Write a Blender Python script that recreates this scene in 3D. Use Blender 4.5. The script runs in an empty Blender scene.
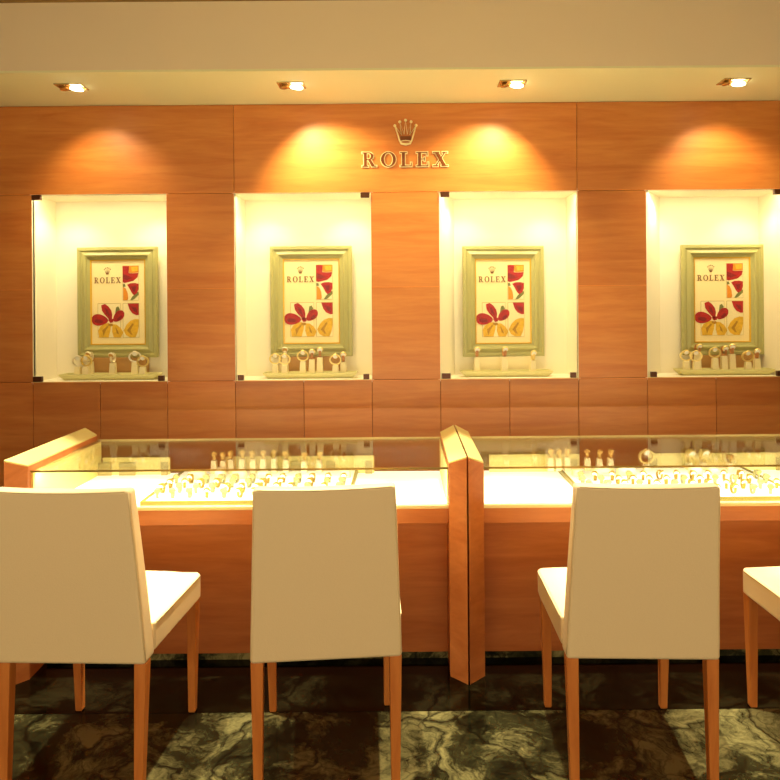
import bpy, math, random
from mathutils import Vector, Matrix
random.seed(7)
PI = math.pi
scene = bpy.context.scene
COL = scene.collection

# ------------------------------------------------------------------ materials
def srgb(r, g, b):
    f = lambda c: (c/255/12.92) if c/255 <= .04045 else ((c/255+.055)/1.055)**2.4
    return (f(r), f(g), f(b), 1)

def mat(name):
    m = bpy.data.materials.new(name); m.use_nodes = True
    nt = m.node_tree; b = nt.nodes['Principled BSDF']
    return m, nt, b

def plain(name, col, rough=.5, metal=0, emit=0, bump=0, bscale=80, vary=.06, coat=0):
    m, nt, b = mat(name)
    N, L = nt.nodes.new, nt.links.new
    tc = N('ShaderNodeTexCoord'); nz = N('ShaderNodeTexNoise'); nz.inputs['Scale'].default_value = bscale
    L(tc.outputs['Object'], nz.inputs['Vector'])
    mx = N('ShaderNodeMix'); mx.data_type = 'RGBA'
    mx.inputs[6].default_value = tuple(c*(1-vary) for c in col[:3])+(1,)
    mx.inputs[7].default_value = tuple(min(1, c*(1+vary)) for c in col[:3])+(1,)
    L(nz.outputs['Fac'], mx.inputs[0]); L(mx.outputs[2], b.inputs['Base Color'])
    b.inputs['Roughness'].default_value = rough; b.inputs['Metallic'].default_value = metal
    if coat: b.inputs['Coat Weight'].default_value = coat
    if emit:
        b.inputs['Emission Color'].default_value = col; b.inputs['Emission Strength'].default_value = emit
    if bump:
        bp = N('ShaderNodeBump'); bp.inputs['Strength'].default_value = bump; bp.inputs['Distance'].default_value = .002
        L(nz.outputs['Fac'], bp.inputs['Height']); L(bp.outputs['Normal'], b.inputs['Normal'])
    return m

def wood(name, dark, light, scale=(1.2, 8, 14), rough=.35, tint=False, fleck=.12):
    m, nt, b = mat(name)
    N, L = nt.nodes.new, nt.links.new
    tc = N('ShaderNodeTexCoord'); mp = N('ShaderNodeMapping'); mp.inputs['Scale'].default_value = scale
    L(tc.outputs['Object'], mp.inputs['Vector'])
    n1 = N('ShaderNodeTexNoise'); n1.inputs['Scale'].default_value = 1.6; n1.inputs['Detail'].default_value = 6
    n1.inputs['Roughness'].default_value = .6; n1.inputs['Distortion'].default_value = .6
    L(mp.outputs[0], n1.inputs['Vector'])
    n2 = N('ShaderNodeTexNoise'); n2.inputs['Scale'].default_value = 7; n2.inputs['Detail'].default_value = 3
    L(mp.outputs[0], n2.inputs['Vector'])
    rp = N('ShaderNodeValToRGB'); rp.color_ramp.elements[0].position = .3; rp.color_ramp.elements[1].position = .72
    rp.color_ramp.elements[0].color = dark; rp.color_ramp.elements[1].color = light
    L(n1.outputs['Fac'], rp.inputs[0])
    mx = N('ShaderNodeMix'); mx.data_type = 'RGBA'; mx.blend_type = 'OVERLAY'; mx.inputs[0].default_value = fleck
    L(rp.outputs[0], mx.inputs[6]); L(n2.outputs['Fac'], mx.inputs[7])
    out = mx.outputs[2]
    if tint:
        at = N('ShaderNodeVertexColor'); at.layer_name = 'tint'
        m2 = N('ShaderNodeMix'); m2.data_type = 'RGBA'; m2.blend_type = 'MULTIPLY'; m2.inputs[0].default_value = 1
        L(out, m2.inputs[6]); L(at.outputs['Color'], m2.inputs[7]); out = m2.outputs[2]
    L(out, b.inputs['Base Color']); b.inputs['Roughness'].default_value = rough
    return m

def glass(name, tintc=(.97, .99, .95, 1), spec=1.0):
    m = bpy.data.materials.new(name); m.use_nodes = True; nt = m.node_tree; nt.nodes.clear()
    N, L = nt.nodes.new, nt.links.new
    o = N('ShaderNodeOutputMaterial'); t = N('ShaderNodeBsdfTransparent'); t.inputs[0].default_value = tintc
    g = N('ShaderNodeBsdfGlossy'); g.inputs['Roughness'].default_value = .02
    fr = N('ShaderNodeFresnel'); fr.inputs[0].default_value = 1.35
    mu = N('ShaderNodeMath'); mu.operation = 'MULTIPLY'; mu.inputs[1].default_value = spec
    mx = N('ShaderNodeMixShader')
    L(fr.outputs[0], mu.inputs[0]); L(mu.outputs[0], mx.inputs[0]); L(t.outputs[0], mx.inputs[1]); L(g.outputs[0], mx.inputs[2])
    L(mx.outputs[0], o.inputs[0])
    return m

def marble(name, k=1.0):
    m, nt, b = mat(name)
    N, L = nt.nodes.new, nt.links.new
    tc = N('ShaderNodeTexCoord')
    nz = N('ShaderNodeTexNoise'); nz.inputs['Scale'].default_value = 2.6; nz.inputs['Detail'].default_value = 5
    L(tc.outputs['Object'], nz.inputs['Vector'])
    add = N('ShaderNodeMix'); add.data_type = 'RGBA'; add.blend_type = 'LINEAR_LIGHT'; add.inputs[0].default_value = .32
    L(tc.outputs['Object'], add.inputs[6]); L(nz.outputs['Color'], add.inputs[7])
    def veins(scale, width):
        v = N('ShaderNodeTexVoronoi'); v.feature = 'DISTANCE_TO_EDGE'; v.inputs['Scale'].default_value = scale
        L(add.outputs[2], v.inputs['Vector'])
        r = N('ShaderNodeMapRange'); r.inputs['From Min'].default_value = 0; r.inputs['From Max'].default_value = width
        L(v.outputs['Distance'], r.inputs['Value']); return r.outputs[0]
    v1 = veins(2.8, .05); v2 = veins(9, .06)
    n2 = N('ShaderNodeTexNoise'); n2.inputs['Scale'].default_value = 3.2; n2.inputs['Detail'].default_value = 8; n2.inputs['Roughness'].default_value = .72
    L(add.outputs[2], n2.inputs['Vector'])
    rp = N('ShaderNodeValToRGB'); e = rp.color_ramp.elements
    e[0].position = .36; e[0].color = srgb(14, 18, 9); e[1].position = .60; e[1].color = srgb(148, 138, 86)
    x = e.new(.48); x.color = srgb(56, 54, 30)
    L(n2.outputs['Fac'], rp.inputs[0])
    mm = N('ShaderNodeMath'); mm.operation = 'MULTIPLY'
    s1 = N('ShaderNodeMapRange'); s1.inputs['To Min'].default_value = .12; L(v1, s1.inputs['Value'])
    s2 = N('ShaderNodeMapRange'); s2.inputs['To Min'].default_value = .5; L(v2, s2.inputs['Value'])
    L(s1.outputs[0], mm.inputs[0]); L(s2.outputs[0], mm.inputs[1])
    mx = N('ShaderNodeMix'); mx.data_type = 'RGBA'; mx.inputs[6].default_value = srgb(6, 8, 4)
    L(mm.outputs[0], mx.inputs[0]); L(rp.outputs[0], mx.inputs[7])
    hs = N('ShaderNodeHueSaturation'); hs.inputs['Value'].default_value = k; L(mx.outputs[2], hs.inputs['Color']); L(hs.outputs[0], b.inputs['Base Color'])
    b.inputs['Roughness'].default_value = .1; b.inputs['IOR'].default_value = 1.3
    return m

M = dict(
    wall=wood('wall_veneer', srgb(194, 112, 44), srgb(214, 140, 64), (1.0, 6, 9), .42, True),
    counter=wood('counter_veneer', srgb(190, 104, 44), srgb(214, 130, 64), (1.2, 6, 10), .38),
    legwood=wood('leg_wood', srgb(200, 112, 42), srgb(226, 140, 62), (16, 16, 2), .35),
    seam=plain('seam_backing', srgb(120, 60, 22), .8),  # dark backing that shows in the panel joints
    niche=plain('niche_paint', srgb(250, 242, 214), .65, vary=.01),
    soffit=plain('soffit_paint', srgb(240, 238, 186), .7, vary=.01, bscale=3),
    bulk=plain('bulkhead_paint', srgb(240, 224, 184), .8, vary=.03, bscale=2),
    ceil=plain('ceiling_paint', srgb(150, 118, 62), .8, vary=.03, bscale=2),
    side=plain('side_wall_paint', srgb(214, 178, 118), .8, vary=.03, bscale=2),
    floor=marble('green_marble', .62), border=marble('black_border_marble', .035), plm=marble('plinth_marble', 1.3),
    fabric=plain('cream_leather', srgb(252, 226, 172), .5, bump=.25, bscale=260, vary=.025),
    piping=plain('cream_piping', srgb(238, 212, 156), .5, vary=.02),
    cap=plain('cap_lacquer', srgb(238, 222, 140), .3, vary=.04, bscale=6, coat=.3),  # light maple lacquer; pale tone includes the glossy reflection on the tops
    litwood=plain('end_wood_lit', srgb(246, 222, 130), .5, vary=.03, bscale=6),  # yellow stands in for end wood strongly lit by the case light
    deck=plain('deck_white', srgb(255, 250, 236), .45, vary=.01, emit=.55),  # emission stands in for overexposed case light on the deck
    traywhite=plain('tray_white', srgb(255, 250, 232), .45, vary=.02, bscale=30, emit=.25),  # slight emission paints the case light onto the tray bed
    olive=plain('tray_edge_olive', srgb(128, 116, 36), .4, vary=.05),
    rail=plain('rail_cream', srgb(250, 232, 168), .35, vary=.02),
    barmetal=plain('rail_metal', srgb(150, 124, 60), .35, .6),
    panel=plain('sliding_panel_cream', srgb(244, 226, 140), .4, vary=.05, bscale=8),
    card=plain('card_grey', srgb(176, 160, 96), .6, vary=.1, bscale=12),
    sage=plain('frame_sage', srgb(176, 172, 108), .42, vary=.06, bscale=25),
    goldlip=plain('frame_gold_lip', srgb(226, 180, 40), .3, .45),
    paper=plain('poster_paper', srgb(248, 230, 168), .7, vary=.015),
    ink=plain('ink_brown', srgb(128, 84, 34), .6),
    line=plain('ink_line', srgb(186, 160, 88), .6),
    red=plain('petal_red', srgb(170, 26, 22), .7, vary=.45, bscale=45),
    dred=plain('petal_dark_red', srgb(128, 18, 22), .7, vary=.4, bscale=45),
    yel=plain('petal_yellow', srgb(226, 178, 44), .7, vary=.3, bscale=45),
    oran=plain('petal_orange', srgb(222, 140, 30), .7, vary=.2, bscale=45),
    gold2=plain('petal_gold_shade', srgb(178, 128, 22), .7, vary=.2, bscale=45),
    white=plain('petal_white', srgb(246, 232, 178), .7),
    green=plain('stem_green', srgb(120, 122, 60), .7, vary=.25, bscale=45),
    bronze=plain('clip_bronze', srgb(84, 46, 22), .35, .5),
    brass=plain('sign_brass', srgb(255, 236, 176), .35, .1),
    signbrown=plain('sign_brown', srgb(124, 66, 22), .35, .3),  # brown stands in for the dark reflected in polished gold
    stand=plain('stand_cream', srgb(246, 232, 182), .5, vary=.03),
    trayc=plain('display_tray_sage', srgb(222, 216, 150), .4, vary=.03),
    plinthb=plain('plinth_shade_brown', srgb(186, 138, 74), .6, vary=.08),
    gold=plain('watch_gold', srgb(240, 214, 130), .3, .45),
    steel=plain('watch_steel', srgb(244, 236, 204), .3, .4),
    watchshade=plain('watch_antique_gold', srgb(204, 168, 90), .35, .4),
    casegold=plain('watch_case_gold', srgb(150, 120, 30), .3, .3), casesteel=plain('watch_case_steel', srgb(150, 146, 96), .3, .3),
    dial=plain('dial_white', srgb(255, 252, 240), .3),
    diald=plain('dial_champagne', srgb(206, 160, 80), .3),
    strapb=plain('strap_brown', srgb(196, 134, 76), .55),
    glass=glass('clear_glass', (.99, .99, .98, 1), .5),
    glasst=glass('counter_glass', (.99, .99, .97, 1), .55),
    gedge=plain('glass_edge', srgb(236, 214, 140), .2),
    lamp=plain('lamp_glow', srgb(255, 246, 214), .4, emit=14),
    lampoff=plain('lamp_dim', srgb(190, 150, 80), .25, .6),
    chrome=plain('lamp_trim', srgb(206, 180, 120), .25, .7),
    dark=plain('plinth_marble_dark', srgb(40, 40, 26), .2, vary=.5, bscale=14),
)

# ------------------------------------------------------------------ mesh builder
class MB:
    def __init__(s): s.v = []; s.f = []; s.t = []
    def add(s, vs, fs, t=1.0):
        o = len(s.v); s.v += [tuple(p) for p in vs]; s.f += [tuple(i+o for i in f) for f in fs]; s.t += [t]*len(fs)
        return s
    def box(s, x0, x1, y0, y1, z0, z1, t=1.0):
        return s.hexa([(x0,y0,z0),(x1,y0,z0),(x1,y1,z0),(x0,y1,z0)], [(x0,y0,z1),(x1,y0,z1),(x1,y1,z1),(x0,y1,z1)], t)
    def hexa(s, a, b, t=1.0):
        n = len(a)
        return s.add(list(a)+list(b), [tuple(range(n-1, -1, -1)), tuple(range(n, 2*n))]+[(i, (i+1) % n, n+(i+1) % n, n+i) for i in range(n)], t)
    def loops(s, rings, closed=True, cap0=True, cap1=True):
        n = len(rings[0]); vs = [p for r in rings for p in r]; fs = []
        for k in range(len(rings)-1):
            for i in range(n if closed else n-1):
                j = (i+1) % n; fs.append((k*n+i, k*n+j, (k+1)*n+j, (k+1)*n+i))
        if cap0: fs.append(tuple(range(n-1, -1, -1)))
        if cap1: fs.append(tuple((len(rings)-1)*n+i for i in range(n)))
        return s.add(vs, fs)
    def poly(s, pts): return s.add(pts, [tuple(range(len(pts)))])
    def tube(s, path, r, n=8, closed=False):
        P = [Vector(p) for p in path]; rings = []
        m = len(P)
        for i, p in enumerate(P):
            a = P[(i-1) % m] if (closed or i > 0) else p; b = P[(i+1) % m] if (closed or i < m-1) else p
            d = (b-a).normalized() if (b-a).length > 1e-9 else Vector((0, 0, 1))
            u = d.cross(Vector((0.01, 1, 0.02))).normalized() if abs(d.y) < .9 else d.cross(Vector((1, 0, 0))).normalized()
            w = d.cross(u)
            rings.append([p+u*math.cos(2*PI*k/n)*r+w*math.sin(2*PI*k/n)*r for k in range(n)])
        if closed: rings.append(rings[0])
        return s.loops(rings, True, not closed, not closed)
    def sphere(s, c, r, n=10, m=6):
        rings = []
        for k in range(1, m):
            a = PI*k/m; rings.append([(c[0]+r*math.sin(a)*math.cos(2*PI*i/n), c[1]+r*math.sin(a)*math.sin(2*PI*i/n), c[2]-r*math.cos(a)) for i in range(n)])
        return s.loops(rings)
    def build(s, name, m, parent=None, bevel=0, seg=2, smooth=False, loc=None):
        me = bpy.data.meshes.new(name); me.from_pydata(s.v, [], s.f); me.validate(); me.update()
        me.materials.append(m)
        ca = me.color_attributes.new('tint', 'FLOAT_COLOR', 'CORNER')
        for p in me.polygons:
            t = s.t[p.index] if p.index < len(s.t) else 1
            for li in p.loop_indices: ca.data[li].color = (t, t, t, 1)
            p.use_smooth = smooth
        o = bpy.data.objects.new(name, me); COL.objects.link(o)
        if parent: o.parent = parent
        if loc: o.location = loc
        if bevel:
            b = o.modifiers.new('bevel', 'BEVEL'); b.width = bevel; b.segments = seg; b.limit_method = 'ANGLE'; b.angle_limit = math.radians(35)
            if smooth:
                for p in me.polygons: p.use_smooth = True
                w = o.modifiers.new('wn', 'WEIGHTED_NORMAL'); w.keep_sharp = True
        return o

def tag(o, label=None, cat=None, group=None, kind=None):
    if label: o['label'] = label
    if cat: o['category'] = cat
    if group: o['group'] = group
    if kind: o['kind'] = kind
    return o
def thing(name, label, cat, loc=(0, 0, 0), rz=0, group=None):
    o = bpy.data.objects.new(name, None); COL.objects.link(o); o.location = loc; o.rotation_euler = (0, 0, rz)
    o.empty_display_size = .05
    return tag(o, label, cat, group)
def kids(o): return [c for c in bpy.data.objects if c.parent == o]
def dup(root, loc, rot=None, label=None, group=None):
    r = root.copy(); COL.objects.link(r); r.location = loc
    if rot is not None: r.rotation_euler = rot
    if label: r['label'] = label
    if group: r['group'] = group
    for ch in KIDS[root.name]:
        c = ch.copy(); COL.objects.link(c); c.parent = r
        for g in KIDS.get(ch.name, []):
            d = g.copy(); COL.objects.link(d); d.parent = c
    return r
KIDS = {}
def remember(root):
    KIDS[root.name] = kids(root)
    for c in KIDS[root.name]: KIDS[c.name] = kids(c)
def struct(name, mb, m, **k): return tag(mb.build(name, m, **k), kind='structure')
ORD = ['first', 'second', 'third', 'fourth', 'fifth', 'sixth', 'seventh', 'eighth', 'ninth', 'tenth', 'eleventh', 'twelfth', 'thirteenth']

# ------------------------------------------------------------------ setting
WY = 4.30; ZT = 2.162; ZB = 1.001; ZM = 1.574; ZC = 2.724; SOF = 3.72; HC = 3.085
NX = [(-2.305, -1.473), (-1.052, -.207), (.2166, 1.0705), (1.4975, 2.345)]
FL = MB().box(-3.6, 3.6, -1.6, WY+.7, -.06, 0)
struct('floor', FL, M['floor'])
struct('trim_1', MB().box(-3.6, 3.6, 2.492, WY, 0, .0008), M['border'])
struct('ceiling', MB().box(-3.6, 3.6, -1.6, SOF, HC, HC+.06), M['ceil'])
struct('ceiling_bulkhead', MB().box(-3.6, 3.6, SOF-.02, SOF, ZC, HC), M['bulk'])
struct('ceiling_soffit', MB().box(-3.6, 3.6, SOF-.02, WY+.05, ZC-.012, ZC), M['soffit'])
struct('wall_left', MB().box(-3.66, -3.6, -1.6, WY+.7, 0, HC), M['side'])
struct('wall_right', MB().box(3.6, 3.66, -1.6, WY+.7, 0, HC), M['side'])
# veneered back wall with recesses
wb = MB(); bk = MB(); g = .0015
def panel(x0, x1, z0, z1):
    wb.box(x0+g, x1-g, WY, WY+.016, z0+g, z1-g, 1+random.uniform(-.07, .05))
    bk.box(x0, x1, WY+.012, WY+.03, z0, z1)
for a, b in ((-3.6, -3.17), (-3.17, -1.052), (-1.052, 1.0705), (1.0705, 3.19), (3.19, 3.6)): panel(a, b, ZT, ZC-.013)
piers = [(-3.6, NX[0][0]), (NX[0][1], NX[1][0]), (NX[1][1], NX[2][0]), (NX[2][1], NX[3][0]), (NX[3][1], 3.6)]
for a, b in piers:
    panel(a, b, ZM, ZT); panel(a, b, ZB, ZM)
xs = [-3.6, -3.17, -2.72]
for a, b in NX: xs += [a, (a+b)/2, b]
xs += [2.77, 3.19, 3.6]
for a, b in zip(xs, xs[1:]):
    panel(a, b, .12, ZB)
wb.box(-3.6, 3.6, WY-.004, WY+.012, 0, .118, .7)
for a, b in piers: wb.box(a, b, WY-.0006, WY+.006, ZM-.0016, ZM+.0016, 1.35)  # lighter strips here and below paint light caught on seam bevels
wb.box(-3.6, 3.6, WY-.0008, WY+.001, ZT+.001, ZT+.0042, 1.4); wb.box(-3.6, 3.6, WY-.0008, WY+.001, ZB-.0042, ZB-.001, 1.4)
wb_o = struct('wall_back', wb, M['wall'], bevel=.0022, seg=1)
struct('wall_back_seams', bk, M['seam'])
# recess liners: x of the inner back corners
ND = .30
inner = [(NX[0][0], NX[0][1]), (NX[1][0], NX[1][1]), (NX[2][0]+.11, NX[2][1]), (NX[3][0]+.19, NX[3][1])]
for i, ((a, b), (c, d)) in enumerate(zip(NX, inner)):
    mb = MB(); y0, y1 = WY+.002, WY+ND
    F = [(a, y0, ZB), (b, y0, ZB), (b, y0, ZT), (a, y0, ZT)]; B = [(c, y1, ZB), (d, y1, ZB), (d, y1, ZT), (c, y1, ZT)]
    cx, cz = (a+b)/2, (ZB+ZT)/2; th = .012
    def off(p): return (p[0]+(th if p[0] > cx else -th), p[1]+(th if p[1] > y0+.1 else 0), p[2]+(th if p[2] > cz else -th))
    P = F+B+[off(p) for p in F+B]
    fs = [(0, 4, 5, 1), (1, 5, 6, 2), (2, 6, 7, 3), (3, 7, 4, 0), (4, 7, 6, 5)]
    fs += [tuple(j+8 for j in reversed(f)) for f in fs] + [(0, 1, 9, 8), (1, 2, 10, 9), (2, 3, 11, 10), (3, 0, 8, 11)]
    mb.add(P, fs); struct('wall_niche', mb, M['niche'])

# ------------------------------------------------------------------ niche glass
WHICH = ['leftmost', 'second from left', 'third from left', 'rightmost']
clips = [('TL', 'BL', 'BR'), ('TR', 'BL', 'BR'), ('TL', 'BL', 'BR'), ('BL', 'TR', 'BR')]
for i, (a, b) in enumerate(NX):
    t = thing('glass_panel', 'clear glass panel with bronze clips closing the %s lit wall niche' % WHICH[i], 'glass panel', ((a+b)/2, WY-.004, ZB), 0, 'glass fronts of the wall niches')
    w = (b-a)/2; h = ZT-ZB
    MB().box(-w+.004, w-.004, -.003, .003, .004, h-.004).build('pane', M['glass'], t)
    e = MB()
    e.box(-w+.002, w-.002, -.0032, .0032, .0, .004)
    e.build('pane_edge', M['gedge'], t)
    for c in clips[i]:
        cx = (-w+.035 if c[1] == 'L' else w-.035); cz = h-.018 if c[0] == 'T' else .022
        if c == 'BR' or (c == 'BL' and i in (1, 3)): hw = .018
        else: hw = .027
        MB().box(cx-hw, cx+hw, -.014, .010, cz-.017, cz+.015).build('clip', M['bronze'], t, bevel=.002)

# ------------------------------------------------------------------ lettering
def glyph(ch, g=0):
    R = []; 
    def rect(x0, x1, z0, z1): R.append([(x0-g, z0-g), (x1+g, z0-g), (x1+g, z1+g), (x0-g, z1+g)])
    def ring(cx, cz, rx, rz, ix, iz, a0=0, a1=360, n=28):
        rx += g; rz += g; ix -= g; iz -= g
        for k in range(n):
            p, q = math.radians(a0+(a1-a0)*k/n), math.radians(a0+(a1-a0)*(k+1)/n)
            R.append([(cx+ix*math.cos(p), cz+iz*math.sin(p)), (cx+rx*math.cos(p), cz+rz*math.sin(p)), (cx+rx*math.cos(q), cz+rz*math.sin(q)), (cx+ix*math.cos(q), cz+iz*math.sin(q))])
    def quad(a, b, c, d): R.append([(a[0]-g, a[1]), (b[0]+g, b[1]), (c[0]+g, c[1]), (d[0]-g, d[1])])
    s = .07
    if ch == 'R':
        rect(.12, .32, 0, 1); rect(0, .44, 0, s); rect(0, .32, 1-s, 1); rect(.32, .46, 1-s, 1); rect(.32, .46, .46, .46+s)
        ring(.44, .73, .34, .27, .16, .20, -90, 90, 14); quad((.66, 0), (.9, 0), (.62, .48), (.40, .48)); rect(.66, 1.0, 0, s); w = 1.0
    if ch == 'O': ring(.52, .5, .52, .52, .31, .46); w = 1.04
    if ch == 'L':
        rect(.12, .33, 0, 1); rect(0, .46, 1-s, 1); rect(0, .8, 0, s); rect(.73, .8, 0, .28); w = .82
    if ch == 'E':
        rect(.12, .33, 0, 1); rect(0, .78, 1-s, 1); rect(.71, .78, .74, 1); rect(0, .84, 0, s); rect(.77, .84, 0, .28); rect(.33, .58, .47, .54); rect(.55, .6, .37, .64); w = .86
    if ch == 'X':
        quad((.66, 0), (.92, 0), (.36, 1), (.10, 1)); quad((.12, 0), (.22, 0), (.88, 1), (.78, 1))
        rect(0, .44, 1-s, 1); rect(.64, 1.0, 1-s, 1); rect(0, .34, 0, s); rect(.56, 1.04, 0, s); w = 1.04
    return R, w
def word_prints(H, gap, y, th, g=0):
    """returns list of (MB, xoffset) for the letters, baseline at z=0, starting at x=0; letters stand in the XZ plane"""
    out = []; x = 0
    for ch in 'ROLEX':
        polys, w = glyph(ch, g); mb = MB()
        for ip, p in enumerate(polys):
            dt = .00006*ip
            F = [((x+q[0])*H, y-th-dt, q[1]*H) for q in p]; Bk = [((x+q[0])*H, y, q[1]*H) for q in p]
            if th > 0: mb.hexa(F, Bk)
            else: mb.poly(F)
        out.append(mb); x += w+gap
    return out, (x-gap)*H
CR = [(317, 148), (352, 121), (393, 110), (432, 121), (467, 147)]; VL = [(362, 212), (381, 208), (405, 208), (424, 212)]
def crown_pt(p, u): return ((p[0]-393)*u, (286-p[1])*u)      # base bottom at z = 0

# wall sign
U = 1/7.09/161.6
sx0 = (364.0-405)/161.6-.004; sz0 = 1.45+(307-166.7)/161.6
sign = thing('wall_sign', 'brass crown and five raised serif letters mounted on the wood wall', 'sign', (sx0, WY-.001, sz0))
Hc = 14.3/161.6
outer, W = word_prints(Hc, .30, 0, .007, .05)
inn, W = word_prints(Hc, .30, -.0086, .001, .0)
sc = (85.8/161.6)/W
for a, b in zip(outer, inn):
    for mb in (a, b): mb.v = [(p[0]*sc, p[1], p[2]) for p in mb.v]
    o = a.build('letter', M['brass'], sign)
    b.build('letter_face', M['signbrown'], o)
cr = MB()
cx = (407.0-405)/161.6-sx0; cz = 1.45+(307-145.5)/161.6-sz0
T = lambda p: (cx+crown_pt(p, U)[0], -.008, cz+crown_pt(p, U)[1])
path = [T(CR[0])]
for k in range(4): path += [T(VL[k]), T(CR[k+1])]
path += [T((437, 250)), T((425, 276)), T((393, 284)), T((361, 276)), T((349, 250))]
cr.tube(path, .0052, 6, True)
cr.tube([T((393+36*math.cos(a), 264-11*math.sin(a))) for a in [2*PI*k/20 for k in range(20)]], .0032, 6, True)
for p in CR: cr.sphere(T(p), .0095)
crn = cr.build('crown', M['brass'], sign, smooth=True)
cf = MB()
zf = -.006
cf.hexa([(T(p)[0], zf, T(p)[2]) for p in ((352, 250), (434, 250), (430, 222), (356, 222))], [(T(p)[0], 0, T(p)[2]) for p in ((352, 250), (434, 250), (430, 222), (356, 222))])
cf.build('crown_band', M['signbrown'], crn)

# ------------------------------------------------------------------ ceiling spotlights
fixtures = []
for i, px in enumerate((-1.876, -.632, .614, 1.868)):
    pos = ['leftmost', 'second from left', 'third from left', 'rightmost'][i]
    t = thing('ceiling_spotlight', 'recessed rectangular twin spotlight in the cream soffit, %s of the four' % pos, 'spotlight', (px, 3.93, ZC-.012), 0, 'spotlights along the soffit')
    fr = MB()
    for a in ((-.075, .075, -.055, -.045), (-.075, .075, .045, .055), (-.075, -.065, -.045, .045), (.065, .075, -.045, .045)):
        fr.box(a[0], a[1], a[2], a[3], -.006, 0)
    fr.build('trim_frame', M['chrome'], t)
    MB().box(-.066, .066, -.046, .046, -.0015, 0).build('housing', M['lampoff'], t)
    def disc(x, tilt, m, nm, r=.03):
        mb = MB(); n = 20
        ca, sa = math.cos(tilt), math.sin(tilt)
        def q(rr, z): return [(x+rr*math.cos(2*PI*k/n)*ca+z*sa, rr*math.sin(2*PI*k/n), -.018-rr*math.cos(2*PI*k/n)*sa*.5+z*ca) for k in range(n)]
        mb.loops([q(r*.5, .015), q(r, .004), q(r, 0), q(r*.8, -.002)]); return mb.build(nm, m, t, smooth=False)
    disc(.028, .15, M['lamp'], 'lamp', .036); disc(-.038, -.35, M['lampoff'], 'lamp', .026)
    fixtures.append(t)

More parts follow.
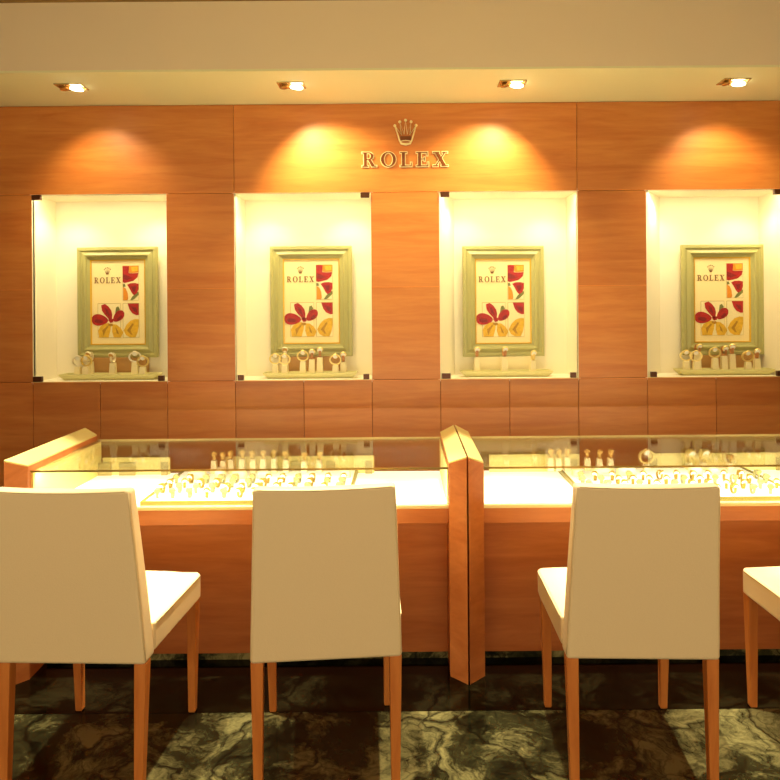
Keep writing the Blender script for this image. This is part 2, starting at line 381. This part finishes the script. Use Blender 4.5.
# ------------------------------------------------------------------ framed posters
def rectframe(mb, w, h, prof):
    """prof: list of (inset, y). mitred moulding centred on x, base z=0"""
    rings = [[(-w/2+s, y, s), (w/2-s, y, s), (w/2-s, y, h-s), (-w/2+s, y, h-s)] for s, y in prof]
    # connect loops across profile
    n = len(rings); vs = [p for r in rings for p in r]; fs = []
    for k in range(n-1):
        for i in range(4):
            j = (i+1) % 4; fs.append((k*4+i, k*4+j, (k+1)*4+j, (k+1)*4+i))
    mb.add(vs, fs)
FW, FH = .535, .722
def make_poster(label, loc, rz, plinth_mat):
    t = thing('framed_poster', label, 'framed poster', loc, rz, 'framed flower posters in the niches')
    mb = MB()
    rectframe(mb, FW, FH, [(0, .0), (0, -.026), (.004, -.031), (.020, -.033), (.024, -.027), (.032, -.024), (.046, -.030), (.052, -.034), (.060, -.030), (.064, -.020), (.082, -.014), (.082, -.004)])
    mb.box(-FW/2, FW/2, -.002, 0, 0, FH)
    mb.build('frame', M['sage'], t)
    lip = MB(); rectframe(lip, FW-.164, FH-.164, [(0, -.010), (0, -.0165), (.006, -.015), (.007, -.006)])
    lip.v = [(p[0], p[1], p[2]+.082) for p in lip.v]; lip.build('inner_lip', M['goldlip'], t)
    # sheet; crop coords px: x 135..540, y 145..735
    sw, sh = FW-.164-.012, FH-.164-.012; X0, Z1 = -sw/2, .088+sh
    sh_o = MB().box(-sw/2, sw/2, -.007, -.003, .088, .088+sh).build('poster_sheet', M['paper'], t)
    kx, kz = sw/(533-137), sh/(735-147)
    def P(x, y, l): return (X0+(x-137)*kx, -.0072-.0006*l, Z1-(y-147)*kz)
    def pl(m, nm, l, *polys):
        for p in polys:
            MB().poly([P(x, y, l) for x, y in p]).build(nm, M[m], sh_o)
    def ell(cx, cy, rx, ry, ang=0, n=20, pinch=0):
        o = []
        for k in range(n):
            a = 2*PI*k/n; x, y = rx*math.cos(a), ry*math.sin(a)*(1-pinch*(math.cos(a)))
            c, s = math.cos(ang), math.sin(ang); o.append((cx+x*c-y*s, cy+x*s+y*c))
        return o
    def clip(poly, x0, x1, y0, y1): return [(min(max(x, x0), x1), min(max(y, y0), y1)) for x, y in poly]
    # picture grounds and thin outlines
    pl('line', 'picture_border', 1, [(368, 183), (489, 183), (489, 429), (368, 429)], [(181, 448), (352, 448), (352, 692), (181, 692)], [(368, 448), (489, 448), (489, 692), (368, 692)])
    pl('white', 'picture_ground', 2, [(370, 185), (487, 185), (487, 427), (370, 427)], [(184, 451), (350, 451), (350, 690), (184, 690)], [(371, 451), (487, 451), (487, 690), (371, 690)])
    pl('red', 'red_petal', 4,
       [(370, 185), (418, 185), (414, 235), (440, 238), (487, 235), (480, 265), (450, 290), (410, 300), (385, 305), (370, 300)],
       [(402, 318), (425, 308), (460, 306), (487, 312), (487, 350), (475, 378), (452, 392), (436, 375), (420, 345)],
       [(208, 462), (236, 452), (262, 470), (284, 500), (290, 530), (286, 570), (278, 576), (255, 550), (232, 525), (214, 500)],
       clip(ell(197, 566, 62, 40, .08, pinch=.25), 139, 300, 400, 700),
       clip(ell(337, 540, 50, 32, -.75, pinch=-.2), 200, 380, 498, 700),
       [(258, 565), (280, 555), (300, 560), (296, 582), (276, 588)],
       [(405, 451), (487, 451), (487, 532), (470, 534), (440, 520), (420, 495)])
    pl('dred', 'petal_shade', 5,
       [(372, 240), (400, 250), (440, 270), (400, 285), (372, 275)], [(430, 330), (470, 330), (460, 370), (445, 365)],
       [(236, 480), (256, 490), (272, 530), (268, 545), (246, 520)], ell(190, 575, 34, 14, .1), ell(345, 552, 22, 10, -.75), [(430, 470), (470, 480), (475, 520), (450, 505)])
    pl('oran', 'orange_petal', 3, [(372, 332), (392, 345), (405, 375), (410, 415), (404, 427), (372, 427)], [(415, 185), (487, 185), (487, 232), (440, 236), (416, 232)])
    pl('yel', 'yellow_petal', 4,
       [(430, 190), (483, 190), (480, 222), (440, 225)],
       [(184, 640), (200, 612), (232, 592), (262, 588), (280, 600), (276, 640), (262, 690), (190, 690)],
       [(290, 596), (320, 598), (350, 620), (372, 655), (352, 690), (300, 690), (288, 650)],
       [(374, 640), (395, 600), (425, 572), (460, 560), (487, 562), (487, 610), (478, 655), (462, 690), (420, 690), (390, 672)])
    pl('gold2', 'petal_vein', 5, [(215, 640), (250, 610), (262, 612), (238, 645), (225, 680)], [(312, 612), (330, 640), (340, 668), (322, 660)], [(400, 640), (440, 590), (450, 596), (425, 640), (440, 672), (425, 668)], [(262, 592), (292, 592), (296, 606), (280, 612), (258, 606)])
    pl('green', 'green_stem', 3, [(318, 478), (335, 470), (348, 492), (330, 515), (312, 520)], [(424, 427), (440, 402), (478, 368), (487, 372), (487, 390), (455, 420), (438, 427)], [(370, 312), (385, 312), (392, 330), (372, 335)])
    # wordmark and crown
    ls, w = word_prints(40*kz, .30, 0, 0, .015)
    tw = MB()
    f = (355-158)*kx/w
    for b in ls:
        tw.add([(P(158, 0, 0)[0]+p[0]*f, -.0092+p[1], P(0, 305, 0)[2]+p[2]) for p in b.v], b.f)
    tw.build('lettering', M['ink'], sh_o)
    c = MB(); u = 50/170*kx; bx, bz = P(256, 247, 0)[0], P(0, 247, 0)[2]
    Q = lambda p: (bx+crown_pt(p, u)[0], -.0092, bz+crown_pt(p, u)[1])
    pts = [CR[0]]
    for k in range(4): pts += [VL[k], CR[k+1]]
    base = [(437, 250), (420, 278), (393, 284), (366, 278), (349, 250)]
    for k in range(5):
        a = (350+k*17, 245); b2 = (367+k*17, 245)
        c.poly([Q(a), Q(b2), Q(CR[k])]); c.poly([Q((CR[k][0]+14*math.cos(x), CR[k][1]+14*math.sin(x))) for x in [2*PI*j/8 for j in range(8)]])
    c.poly([Q((352, 240)), Q((434, 240)), Q((420, 278)), Q((366, 278))])
    c.build('crown_print', M['ink'], sh_o)
    return t
NB = WY+ND
def bx(px, py, Z): return (px-405-(py-307)*.0079)*Z/695, 1.45-(py-307+(px-405)*.0079)*Z/695   # photograph measurement -> metres
fc = [117.3, 311.5, 504, 724]; frz = [-.06, 0, .05, 0]
pdesc = ['sage green framed red and yellow flower poster in the leftmost niche', 'sage green framed red and yellow flower poster in the niche left of the crown sign',
         'sage green framed red and yellow flower poster in the niche right of the crown sign', 'sage green framed red and yellow flower poster in the rightmost niche']
for i in range(4):
    X, Z = bx(fc[i], (357.5, 356.5, 356.5, 355)[i], NB-.06)
    pr = make_poster(pdesc[i], (X, NB-.028, Z), frz[i], None)
    o = MB().box(-.19, .19, -.03, .03, 0, Z-ZB-.001).build('display_plinth', M['stand' if i == 2 else 'plinthb'], bevel=.003)  # brown blocks stand in for shade between the watch stands
    o.location = (X, NB-.034, ZB+.0005)
    tag(o, '%s plinth under the framed poster in the %s niche' % ('cream' if i == 2 else 'low shade-brown', WHICH[i]), 'plinth', 'plinths under the posters')

# ------------------------------------------------------------------ watches and stands
def lathe_y(rings, c=(0, 0, 0), n=20, tilt=0):
    mb = MB(); R = Matrix.Rotation(tilt, 3, 'X')
    L_ = []
    for r, y in rings:
        L_.append([tuple(R @ Vector((r*math.cos(2*PI*k/n), y, r*math.sin(2*PI*k/n)))+Vector(c)) for k in range(n)])
    mb.loops(L_); return mb
def band_loop(axis, rx, rz, wid, th, n=28, a0=0, a1=360):
    """closed strap: loop in the XZ plane ('x') or in the YZ plane ('y'), bottom at z=0"""
    mb = MB(); rings = []
    full = a1-a0 >= 360
    for k in range(n+1):
        a = math.radians(a0+(a1-a0)*k/n)
        ring = []
        for (dr, dw) in ((0, -wid/2), (0, wid/2), (th, wid/2), (th, -wid/2)):
            u, z = (rx-th+dr)*math.cos(a), rz+(rz-th+dr)*math.sin(a)
            ring.append((u, dw, z) if axis == 'x' else (dw, u, z))
        rings.append(ring)
    mb.loops(rings, True, not full, not full); return mb
def make_watch(name_label, face, strapm, casem, dialm, r=.030):
    t = thing('wrist_watch', name_label, 'watch')
    if face == 'loop':      # bracelet ring seen face on, case on the front top
        band_loop('x', r*1.15, r, .015, .0075).build('strap', strapm, t)
        c = lathe_y([(.010, .007), (.017, .006), (.0185, 0), (.017, -.004), (.014, -.005)], (0, -.004, 2*r-.012), tilt=.5)
        cs = c.build('case', casem, t)
        d = lathe_y([(.0138, -.0048), (.0138, -.0056), (.004, -.0058)], (0, -.004, 2*r-.012), tilt=.5)
        d.build('dial', dialm, cs)
    else:
        k = r/.026           # dial facing forward on a strap seen edge on
        band_loop('y', r*.9, r*1.2, .016*k, .003).build('strap', strapm, t)
        c = lathe_y([(p*k, q*k) for p, q in [(.012, .006), (.019, .005), (.0205, 0), (.019, -.005), (.016, -.006)]], (0, -r*.72, r*1.85), tilt=.55)
        cs = c.build('case', casem, t)
        mb = MB()
        d = lathe_y([(p*k, q*k) for p, q in [(.0158, -.0058), (.0158, -.0066), (.004, -.0068)]], (0, -r*.72, r*1.85), tilt=.55)
        d.build('dial', dialm, cs)
        cw = MB().tube([(.019*k, -r*.72, r*1.85), (.0245*k, -r*.72, r*1.85)], .0022, 6); cw.build('crown_knob', casem, cs)
    remember(t); return t
def make_stand(w, d, h, label, group, loc):
    mb = MB(); a, b = w/2, d/2
    mb.loops([[(-a, -b, 0), (a, -b, 0), (a, b, 0), (-a, b, 0)], [(-a*.8, -b*.8, h), (a*.8, -b*.8, h), (a*.8, b*.8, h), (-a*.8, b*.8, h)]])
    o = mb.build('display_stand', M['stand'], bevel=.0025); o.location = loc
    return tag(o, label, 'display stand', group)
protos = {}
def watch(kind, loc, rz, label, group, tilt=0):
    if kind not in protos:
        face, s, c, d = {'loopg': ('loop', 'gold', 'gold', 'dial'), 'loops': ('loop', 'steel', 'steel', 'dial'), 'dialb': ('dial', 'strapb', 'gold', 'dial'),
                         'dialg': ('dial', 'gold', 'gold', 'dial'), 'dials': ('dial', 'steel', 'steel', 'diald'), 'small': ('sloop', 'casegold', 'casegold', 'dial'), 'smalls': ('sloop', 'casesteel', 'casesteel', 'diald'), 'smallb': ('sloop', 'watchshade', 'watchshade', 'diald')}[kind]
        if face == 'sloop': t = make_watch(label, 'dial', M[s], M[c], M[d], .0175)
        else: t = make_watch(label, face, M[s], M[c], M[d], .034 if face == 'loop' else .026)
        protos[kind] = t; t.location = loc; t.rotation_euler = (tilt, 0, rz); t['label'] = label; t['group'] = group
        return t
    return dup(protos[kind], loc, (tilt, 0, rz), label, group)
def boat_tray(w, d, h, label, loc, m, group):
    mb = MB(); a, b = w/2, d/2; k = .03; q = .008
    R = lambda x, y, z: [(-x, -y, z), (x, -y, z), (x, y, z), (-x, y, z)]
    mb.loops([R(a-k, b-k*.6, 0), R(a-.002, b-.002, h*.75), R(a, b, h), R(a-q, b-q, h), R(a-q-.004, b-q-.004, h*.55)])
    o = mb.build('display_tray', m, bevel=.0012); o.location = loc
    return tag(o, label, 'tray', group)
TZ = WY+.155; sc_t = 695/TZ
TH = .038
# (px, kind, block height in px, depth offset, loop-or-dial)
NW = [
    [(78.5, 'loops', 7, .03), (91, 'dials', 12, .045), (86, 'loopg', 8, -.035), (113, 'dials', 11, 0), (135.5, 'loops', 11, .04), (142.5, 'loopg', 7, -.03)],
    [(275.5, 'loopg', 8, .02), (285.5, 'dials', 15, .045), (284.5, 'loopg', 8, -.035), (303, 'loopg', 11, -.01), (312, 'dialb', 13, 0), (320, 'dialb', 15, .0), (335.5, 'loopg', 7, -.01), (343.5, 'dialb', 10, .02)],
    [(477, 'dialb', 14, 0), (504.5, 'dialb', 14, 0), (533, 'dialg', 10, 0)],
    [(686, 'loopg', 8, .02), (697, 'dialb', 15, .045), (696.5, 'loopg', 8, -.035), (715, 'loopg', 11, -.01), (724, 'dialb', 13, 0), (732, 'dialb', 15, 0), (748, 'loopg', 7, -.01), (756.5, 'dialb', 10, .02)],
]
trc = [111.3, 311, 506, 723.5]; trw = [97, 93, 91, 94]
NN = ['leftmost niche', 'niche left of the crown sign', 'niche right of the crown sign', 'rightmost niche']
for i in range(4):
    X, _ = bx(trc[i], 374, TZ)
    boat_tray(trw[i]/sc_t, .12, TH, 'shallow sage tray with sloping sides in the %s' % NN[i], (X, TZ+.0, ZB+.0005), M['trayc'], 'watch trays in the niches')
    order = sorted(range(len(NW[i])), key=lambda k: NW[i][k][0])
    for k, (px, kind, bh, dy) in enumerate(NW[i]):
        n = ORD[order.index(k)]
        x, _ = bx(px, 368, TZ+dy); dy *= .8; h = (bh+2.2)/sc_t
        zb = ZB+TH*.55+.001
        look = {'loopg': 'gold bracelet watch', 'loops': 'steel bracelet watch', 'dialb': 'brown strap watch', 'dialg': 'gold watch with pale dial', 'dials': 'small steel watch'}[kind]
        make_stand(.042, .036, h, 'cream stand, %s from left in the %s' % (n, NN[i]), 'watch stands in the niches', (x, TZ+dy, zb))
        watch(kind, (x, TZ+dy, zb+h+.0005), random.uniform(-.25, .25), '%s, %s from left in the %s' % (look, n, NN[i]), 'watches in the niches')

# ------------------------------------------------------------------ showcases
GT = .816; DZ = .652; FY = 2.745; BY = 3.38
def make_showcase(x0, x1, label):
    t = thing('showcase', label, 'showcase', ((x0+x1)/2, 0, 0), 0, 'lit glass-topped showcases')
    h = (x1-x0)/2
    MB().box(-h, h, 2.86, BY, .03, DZ-.03).build('body', M['counter'], t, bevel=.002)
    MB().box(-h, h, FY, FY+.02, .594, .6535).build('apron', M['counter'], t, bevel=.002)
    MB().box(-h, h, FY+.02, 2.86, .596, .612).build('apron_underside', M['counter'], t)
    MB().box(-h, h, 2.868, BY-.02, .001, .03).build('plinth', M['plm'], t)
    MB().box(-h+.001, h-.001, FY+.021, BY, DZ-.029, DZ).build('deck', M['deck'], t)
    rl = MB().box(-h, h, FY-.004, FY+.018, .6536, .668).build('front_rail', M['rail'], t, bevel=.002)
    MB().box(h-.40-.012, h-.40, FY-.006, FY-.003, .6545, .662).build('latch', M['bronze'], rl)
    f = MB().box(-h, h, FY, FY+.006, .6682, GT-.006).build('front_glass', M['glasst'], t)
    MB().box(-h, h, FY, BY, GT-.006, GT).build('top_glass', M['glasst'], t)
    MB().box(-h, h, FY-.0015, FY-.0002, GT-.0045, GT).build('glass_front_edge', M['barmetal'], t)
    MB().box(-h, h, BY, BY+.003, GT-.008, GT+.001).build('glass_back_edge', M['gedge'], t)
    MB().box(-h, h, BY-.008, BY-.002, DZ, GT-.0065).build('back_glass', M['glasst'], t)
    MB().box(-h+.001, h-.001, FY+.007, FY+.012, GT-.010, GT-.0065).build('light_rail', M['barmetal'], t)
    for s in (-1, 1):
        xi, xo = s*(h+.0005), s*(h+(.058 if s < 0 and x0 < -1 else .0655))
        le = s < 0 and x0 < -1
        f0, f1 = (.012, -.008) if le else (0, 0)
        F = [(xi+f0, 2.725, 0), (xo+f0, 2.662, 0), (xo+f1, BY+.004, 0), (xi+f1, BY+.004, 0)]
        Tt = [(xi+f0, 2.725, .834), (xo+f0, 2.662, .868), (xo+f1, BY+.004, .868), (xi+f1, BY+.004, .834)]
        if s < 0: F.reverse(); Tt.reverse()
        e = MB().hexa(F, Tt).build('end_panel', M['counter'], t, bevel=.0012)
        up = lambda P, d: [(p[0], p[1], p[2]+d) for p in P]
        MB().hexa(up(Tt, .0003), up(Tt, .007)).build('cap', M['cap'], e, bevel=.001)
        xa = s*(h-(.018 if le else .004))
        MB().box(min(xi-s*.001, xa), max(xi-s*.001, xa), FY+.008, BY-.009, DZ+.0005, GT-.007).build('lit_inner_face', M['litwood'], e)  # slab carrying the lit tone of the end panel's inner side
    return t
XL = (-1.496, .166); XR = (.3035, 1.955)
sl = make_showcase(*XL, 'left wooden showcase with glass top and brightly lit white deck'); 
sr = make_showcase(*XR, 'right wooden showcase with glass top and brightly lit white deck')
XC = ((XL[0]+XL[1])/2, (XR[0]+XR[1])/2)
def slab(px0, px1, z0, z1, name, m, side, Y=BY-.03):
    a, b = (px0-405)*Y/695, (px1-405)*Y/695
    o = MB().box(-(b-a)/2, (b-a)/2, -.004, .004, 0, z1-z0).build(name, m)
    o.location = ((a+b)/2, Y, z0); return o
# low cream panels at the back of the cases
for (a, b, lab, g_) in ((102, 169, 'low cream back panel at the left end of the left showcase', 0), (222, 373, 'low cream back panel behind the watches of the left showcase', 0),
                    (488, 578, 'low cream back panel at the left end of the right showcase', 1), (647, 779, 'long low cream back panel at the right of the right showcase', 1)):
    o = slab(a, b, DZ+.0003, .735, 'back_panel', M['panel'], g_); tag(o, lab, 'back panel', 'low back panels in the showcases')
cards = [(94, 110, 'square grey card standing at the left end of the left showcase'), (118, 134, 'square grey card second from left in the left showcase'), (160, 166, 'narrow dark card at the edge of the left back panel of the left showcase'),
         (290, 300, 'brown card left of centre on the back panel behind the watches'), (325, 334, 'small card right of centre on the back panel behind the watches'), (364, 371, 'small dark card near the right end of the left showcase'),
         (569, 576, 'small dark card at the right edge of the first back panel in the right showcase'), (649, 656, 'small dark card at the left edge of the long back panel'), (775, 790, 'dark card at the far right of the right showcase')]
for j, (a, b, lab) in enumerate(cards):
    Y = BY-.045; o = slab(a, b, DZ+.0003, DZ+.062, 'display_card', M['card'], 0, Y); tag(o, lab, 'card', 'cards standing in the showcases')

def flat_tray(x0, x1, y0, y1, label):
    t = thing('watch_tray', label, 'tray', ((x0+x1)/2, (y0+y1)/2, DZ+.0004), 0, 'large white trays in the showcases')
    a, b = (x1-x0)/2, (y1-y0)/2
    mb = MB()
    for q in ((-a, a, -b, -b+.012), (-a, a, b-.012, b), (-a, -a+.012, -b+.012, b-.012), (a-.012, a, -b+.012, b-.012)): mb.box(q[0], q[1], q[2], q[3], 0, .022)
    mb.build('rim', M['olive'], t, bevel=.0015)
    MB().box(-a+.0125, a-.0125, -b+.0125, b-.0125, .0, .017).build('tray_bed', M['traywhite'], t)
    return t
TR = [(-1.075, -.232, 2.80, 3.345), (.728, 1.61, 2.80, 3.345)]
SN = ['left showcase', 'right showcase']
for si, (x0, x1, y0, y1) in enumerate(TR):
    flat_tray(x0, x1, y0, y1, 'large white tray of watches with olive rim in the %s' % SN[si])
    zb = DZ+.0004+.017+.0006
    rows = [2.865, 2.945, 3.025, 3.105]
    RN = ['front row', 'second row', 'third row', 'fourth row']
    n = 12
    for r, y in enumerate(rows):
        for k in range(n):
            x = x0+.045+(x1-x0-.09)*k/(n-1)+random.uniform(-.006, .006)
            kd = 'small' if random.random() < .6 else 'smalls'
            lk = 'gold' if kd == 'small' else 'steel'
            lab = 'small %s watch, %s from left in the %s of the %s tray' % (lk, ORD[k], RN[r], SN[si].split()[0])
            watch(kd, (x, y+random.uniform(-.005, .005), zb), random.uniform(-.5, .5), lab, 'watches in rows in the %s' % SN[si])
# raised displays at the back
zb = DZ+.0004+.017+.0008
def dome(px, Y, w, h, label, cat='cushion'):
    X = (px-405)*Y/695; mb = MB(); n = 20; rings = []
    for (f, z) in ((1, 0), (1, .35), (.93, .7), (.75, .92), (.4, 1.0)):
        rings.append([(w/2*f*math.copysign(abs(math.cos(a))**.6, math.cos(a)), .028*f*math.copysign(abs(math.sin(a))**.6, math.sin(a)), h*z) for a in [2*PI*k/n for k in range(n)]])
    mb.loops(rings); o = mb.build('display_cushion', M['stand'], smooth=True); o.location = (X, Y, zb); tag(o, label, cat, 'cream cushions in the showcases'); return X
back_l = [(213, .062, 'smallb'), (222, .060, 'smallb'), (230, .066, 'smallb'), (241, .068, 'smallb'), (252, .066, 'smallb'), (262, .068, 'smallb'), (273, .070, 'smallb'), (285, .062, 'smallb'), (303, .056, 'smallb'), (318, .06, 'smallb')]
for k, (px, h, kd) in enumerate(back_l):
    Y = 3.29; X = (px-405)*Y/695
    make_stand(.030, .034, h, 'cream stand, %s from left in back row, left showcase' % ORD[k], 'watch stands in the showcases', (X, Y, zb))
    watch(kd, (X, Y, zb+h+.0005), random.uniform(-.3, .3), 'gold watch raised on the %s stand from left, back of left showcase' % ORD[k], 'raised watches in the left showcase')
for px, w, h, lab in ((196, .085, .034, 'long low cream cushion at the left of the left tray'), (219, .05, .05, 'tall cream cushion behind the left tray watches'), (238, .07, .034, 'wide low cream cushion right of the tall one in the left showcase'), (262, .06, .03, 'small cream cushion in the middle of the left showcase'), (344, .05, .03, 'small cream cushion at the right end of the left tray')):
    dome(px, 3.20, w, h, lab)
back_r = [(576, .05, .03, 'square cream cushion at the left end of the right tray'), (600, .085, .036, 'wide cream cushion second from left in the right showcase'), (625, .09, .038, 'domed cream cushion third from left in the right showcase'), (694, .06, .034, 'cream cushion right of the centre of the right showcase'), (712, .05, .03, 'cream cushion at the right of the right tray')]
for px, w, h, lab in back_r: dome(px, 3.20, w, h, lab)
for k, (px, h, kd) in enumerate([(549, .062, 'smallb'), (557, .060, 'smallb'), (566, .064, 'smallb'), (586, .06, 'smallb'), (598, .056, 'smallb'), (609, .058, 'smallb'), (645, .028, 'loopg'), (688, .032, 'dialg'), (702, .034, 'dialg'), (728, .03, 'smallb')]):
    Y = 3.29; X = (px-405)*Y/695
    make_stand(.030, .034, h, 'cream stand, %s from left in back row, right showcase' % ORD[k], 'watch stands in the showcases', (X, Y, zb))
    watch(kd, (X, Y, zb+h+.0005), random.uniform(-.3, .3), 'gold watch raised on the %s stand from left, back of right showcase' % ORD[k], 'raised watches in the right showcase')

# ------------------------------------------------------------------ chairs (origin on the floor midway between the legs, facing +y)
def make_chair(label):
    t = thing('dining_chair', label, 'chair', (0, 0, 0), 0, 'cream chairs at the showcases')
    # backrest: tapered slab leaning back; rear face at y=-.235 bottom, -.32 top
    z0, z1 = .400, .932; wb2, wt = .226, .206; n = 10; rings = []
    for k in range(n+1):
        u = k/n; z = z0+(z1-z0)*u; w = wb2+(wt-wb2)*u
        yb = -.232-.062*u**1.3; th = .075-.022*u
        sag = .0
        ring = []
        m = 10
        for j in range(m+1):      # rear face
            x = -w+2*w*j/m; e = .010*(1-(x/w)**2)
            ring.append((x, yb+e*.4*u, z-(.006*(1-(x/w)**2) if k == n else 0)))
        for j in range(m+1):
            x = w-2*w*j/m; ring.append((x*1.0, yb+th, z-(.006*(1-(x/w)**2) if k == n else 0)))
        rings.append(ring)
    mb = MB().loops(rings)
    bk_ = mb.build('backrest', M['fabric'], t, bevel=.012, seg=4, smooth=True)
    # piping along the rear edges
    pp = MB()
    for s in (-1, 1):
        path = []
        for k in range(n+1):
            u = k/n; w = wb2+(wt-wb2)*u
            path.append((s*(w-.0035), -.232-.062*u**1.3+.0035+(.004 if k in (0, n) else 0), z0+.01+(z1-z0-.02)*u))
        pp.tube(path, .0026, 6)
    top = []
    for j in range(13):
        x = -wt+.012+(2*wt-.024)*j/12; top.append((x, -.294+.0045, z1-.004-.006*(1-(x/wt)**2)))
    pp.tube(top, .0024, 6)
    pp.build('piping', M['piping'], bk_, smooth=True)
    # seat
    sb = MB(); rings = []
    for (yy, w) in ((-.165, .228), (0, .233), (.19, .240), (.222, .239), (.243, .228), (.252, .208)):
        zt = .498 if yy < .23 else (.494 if yy < .25 else .486)
        crown = lambda x: .010*(1-(x/w)**2) if yy < .23 else 0
        ring = [(x, yy, .410+(.004 if yy > .23 else 0)) for x in (-w, -w*.5, 0, w*.5, w)]+[(x, yy, zt+crown(x)) for x in (w, w*.5, 0, -w*.5, -w)]
        rings.append(ring)
    sb.loops(rings); st = sb.build('seat', M['fabric'], t, bevel=.014, seg=4, smooth=True)
    for s in (-1, 1):
        ps = MB()
        ps.tube([(s*.2285, -.15, .494), (s*.2335, 0, .494), (s*.2400, .19, .494), (s*.2385, .215, .492)], .0028, 6)
        ps.build('piping', M['piping'], st, smooth=True)
    MB().box(-.20, .20, -.16, .19, .395, .409).build('seat_frame', M['legwood'], t)
    for s in (-1, 1):
        def leg(xa, ya, xb, yb, wa, wb_, zt):
            q = lambda x, y, w, z: [(x-w, y-w, z), (x+w, y-w, z), (x+w, y+w, z), (x-w, y+w, z)]
            return MB().loops([q(xb, yb, wb_*.8, 0), q(xb, yb, wb_, .006), q(xa, ya, wa, zt)]).build('leg', M['legwood'], t, bevel=.0025)
        leg(s*.206, -.205, s*.203, -.225, .0185, .013, .402)
        leg(s*.212, .222, s*.206, .226, .019, .0125, .411)
    remember(t); return t
ch = make_chair('cream upholstered chair at the left edge, its right side seat showing')
def place(o, x, y, deg):
    o.location = (x, y, 0); o.rotation_euler = (0, 0, math.radians(deg))
CH = [(-.99, 2.285, -2, None), (-.261, 2.295, 5, 'cream upholstered chair second from left, square to the left showcase hiding its own seat'),
      (.704, 2.285, -2, 'cream upholstered chair in front of the right showcase, right of the wooden divider'), (1.448, 2.28, 0, 'cream upholstered chair cut off by the right edge, only seat and leg visible')]
for i, (x, y, d, lab) in enumerate(CH):
    o = ch if i == 0 else dup(ch, (0, 0, 0), None, lab)
    place(o, x, y, d)

# ------------------------------------------------------------------ lights
def light(kind, name, loc, target, energy, color, **k):
    d = bpy.data.lights.new(name, kind); d.energy = energy; d.color = color
    for a, v in k.items(): setattr(d, a, v)
    o = bpy.data.objects.new(name, d); COL.objects.link(o); o.location = loc
    o.rotation_euler = (Vector(target)-Vector(loc)).to_track_quat('-Z', 'Y').to_euler()
    return o
WARM = (1, .74, .40); WW = (1, .80, .48)
for i, (px, tx, e) in enumerate(((-1.886, -1.82, 23), (-.642, -.34, 66), (.614, .42, 66), (1.872, 1.98, 34))):
    light('SPOT', 'wall_wash', (px, 3.95, ZC-.045), (tx, WY+.0, 1.85), e, WARM if e < 50 else (1, .79, .40), spot_size=math.radians(104), spot_blend=.8, shadow_soft_size=.02)
for px in (-2.2, -1.3, -.45, .38, 1.25, 2.1):
    light('SPOT', 'floor_spot', (px, 2.75, HC-.04), (px, 2.45, 0), 520, (1, .90, .66), spot_size=math.radians(38), spot_blend=.4, shadow_soft_size=.03)
for i, (a, b) in enumerate(NX):
    light('AREA', 'niche_fill', ((a+b)/2, WY+.035, ZT-.008), ((a+b)/2, WY+.17, ZB), 2.6, (1, .85, .55), shape='RECTANGLE', size=.78, size_y=.02)  # added fill to brighten tray and watches low in the niche
    for s in (-1, 1):
        cx = (a+b)/2+s*.28
        light('SPOT', 'niche_spot', (cx, WY+.11, ZT-.02), (cx-s*.02, WY+.16, ZB), 7.5, (1, .83, .52), spot_size=math.radians(124), spot_blend=.7, shadow_soft_size=.05)
for cx, h in ((XC[0], .80), (XC[1], .80)):
    light('AREA', 'case_strip', (cx, FY+.022, GT-.018), (cx, FY+.30, DZ), 6.5, (1, .95, .76), shape='RECTANGLE', size=1.6, size_y=.012)
light('AREA', 'room_fill', (-.3, .4, HC-.05), (-.1, 2.6, .6), 20, (1, .74, .42), shape='RECTANGLE', size=3.0, size_y=1.4)
light('AREA', 'soffit_bounce_fill', (0, 3.62, .92), (0, 4.1, 2.3), 5, (1, .84, .48), shape='RECTANGLE', size=3.0, size_y=.3)  # unseen fill added behind the counter for light bounced upward

w = bpy.data.worlds.new('world'); scene.world = w; w.use_nodes = True
bg = w.node_tree.nodes['Background']; bg.inputs[0].default_value = (1, .81, .55, 1); bg.inputs[1].default_value = 1.3

# ------------------------------------------------------------------ camera
cam = bpy.data.cameras.new('camera'); co = bpy.data.objects.new('camera', cam); COL.objects.link(co)
co.location = (0, 0, 1.45); co.rotation_euler = (PI/2, math.radians(.45), 0)
cam.sensor_width = 36; cam.lens = 695/780*36; cam.shift_x = -15/780; cam.shift_y = -83/780; cam.clip_start = .05
scene.camera = co
scene.view_settings.view_transform = 'Standard'
scene.view_settings.look = 'None'
scene.view_settings.exposure = 0
scene.view_settings.gamma = 1
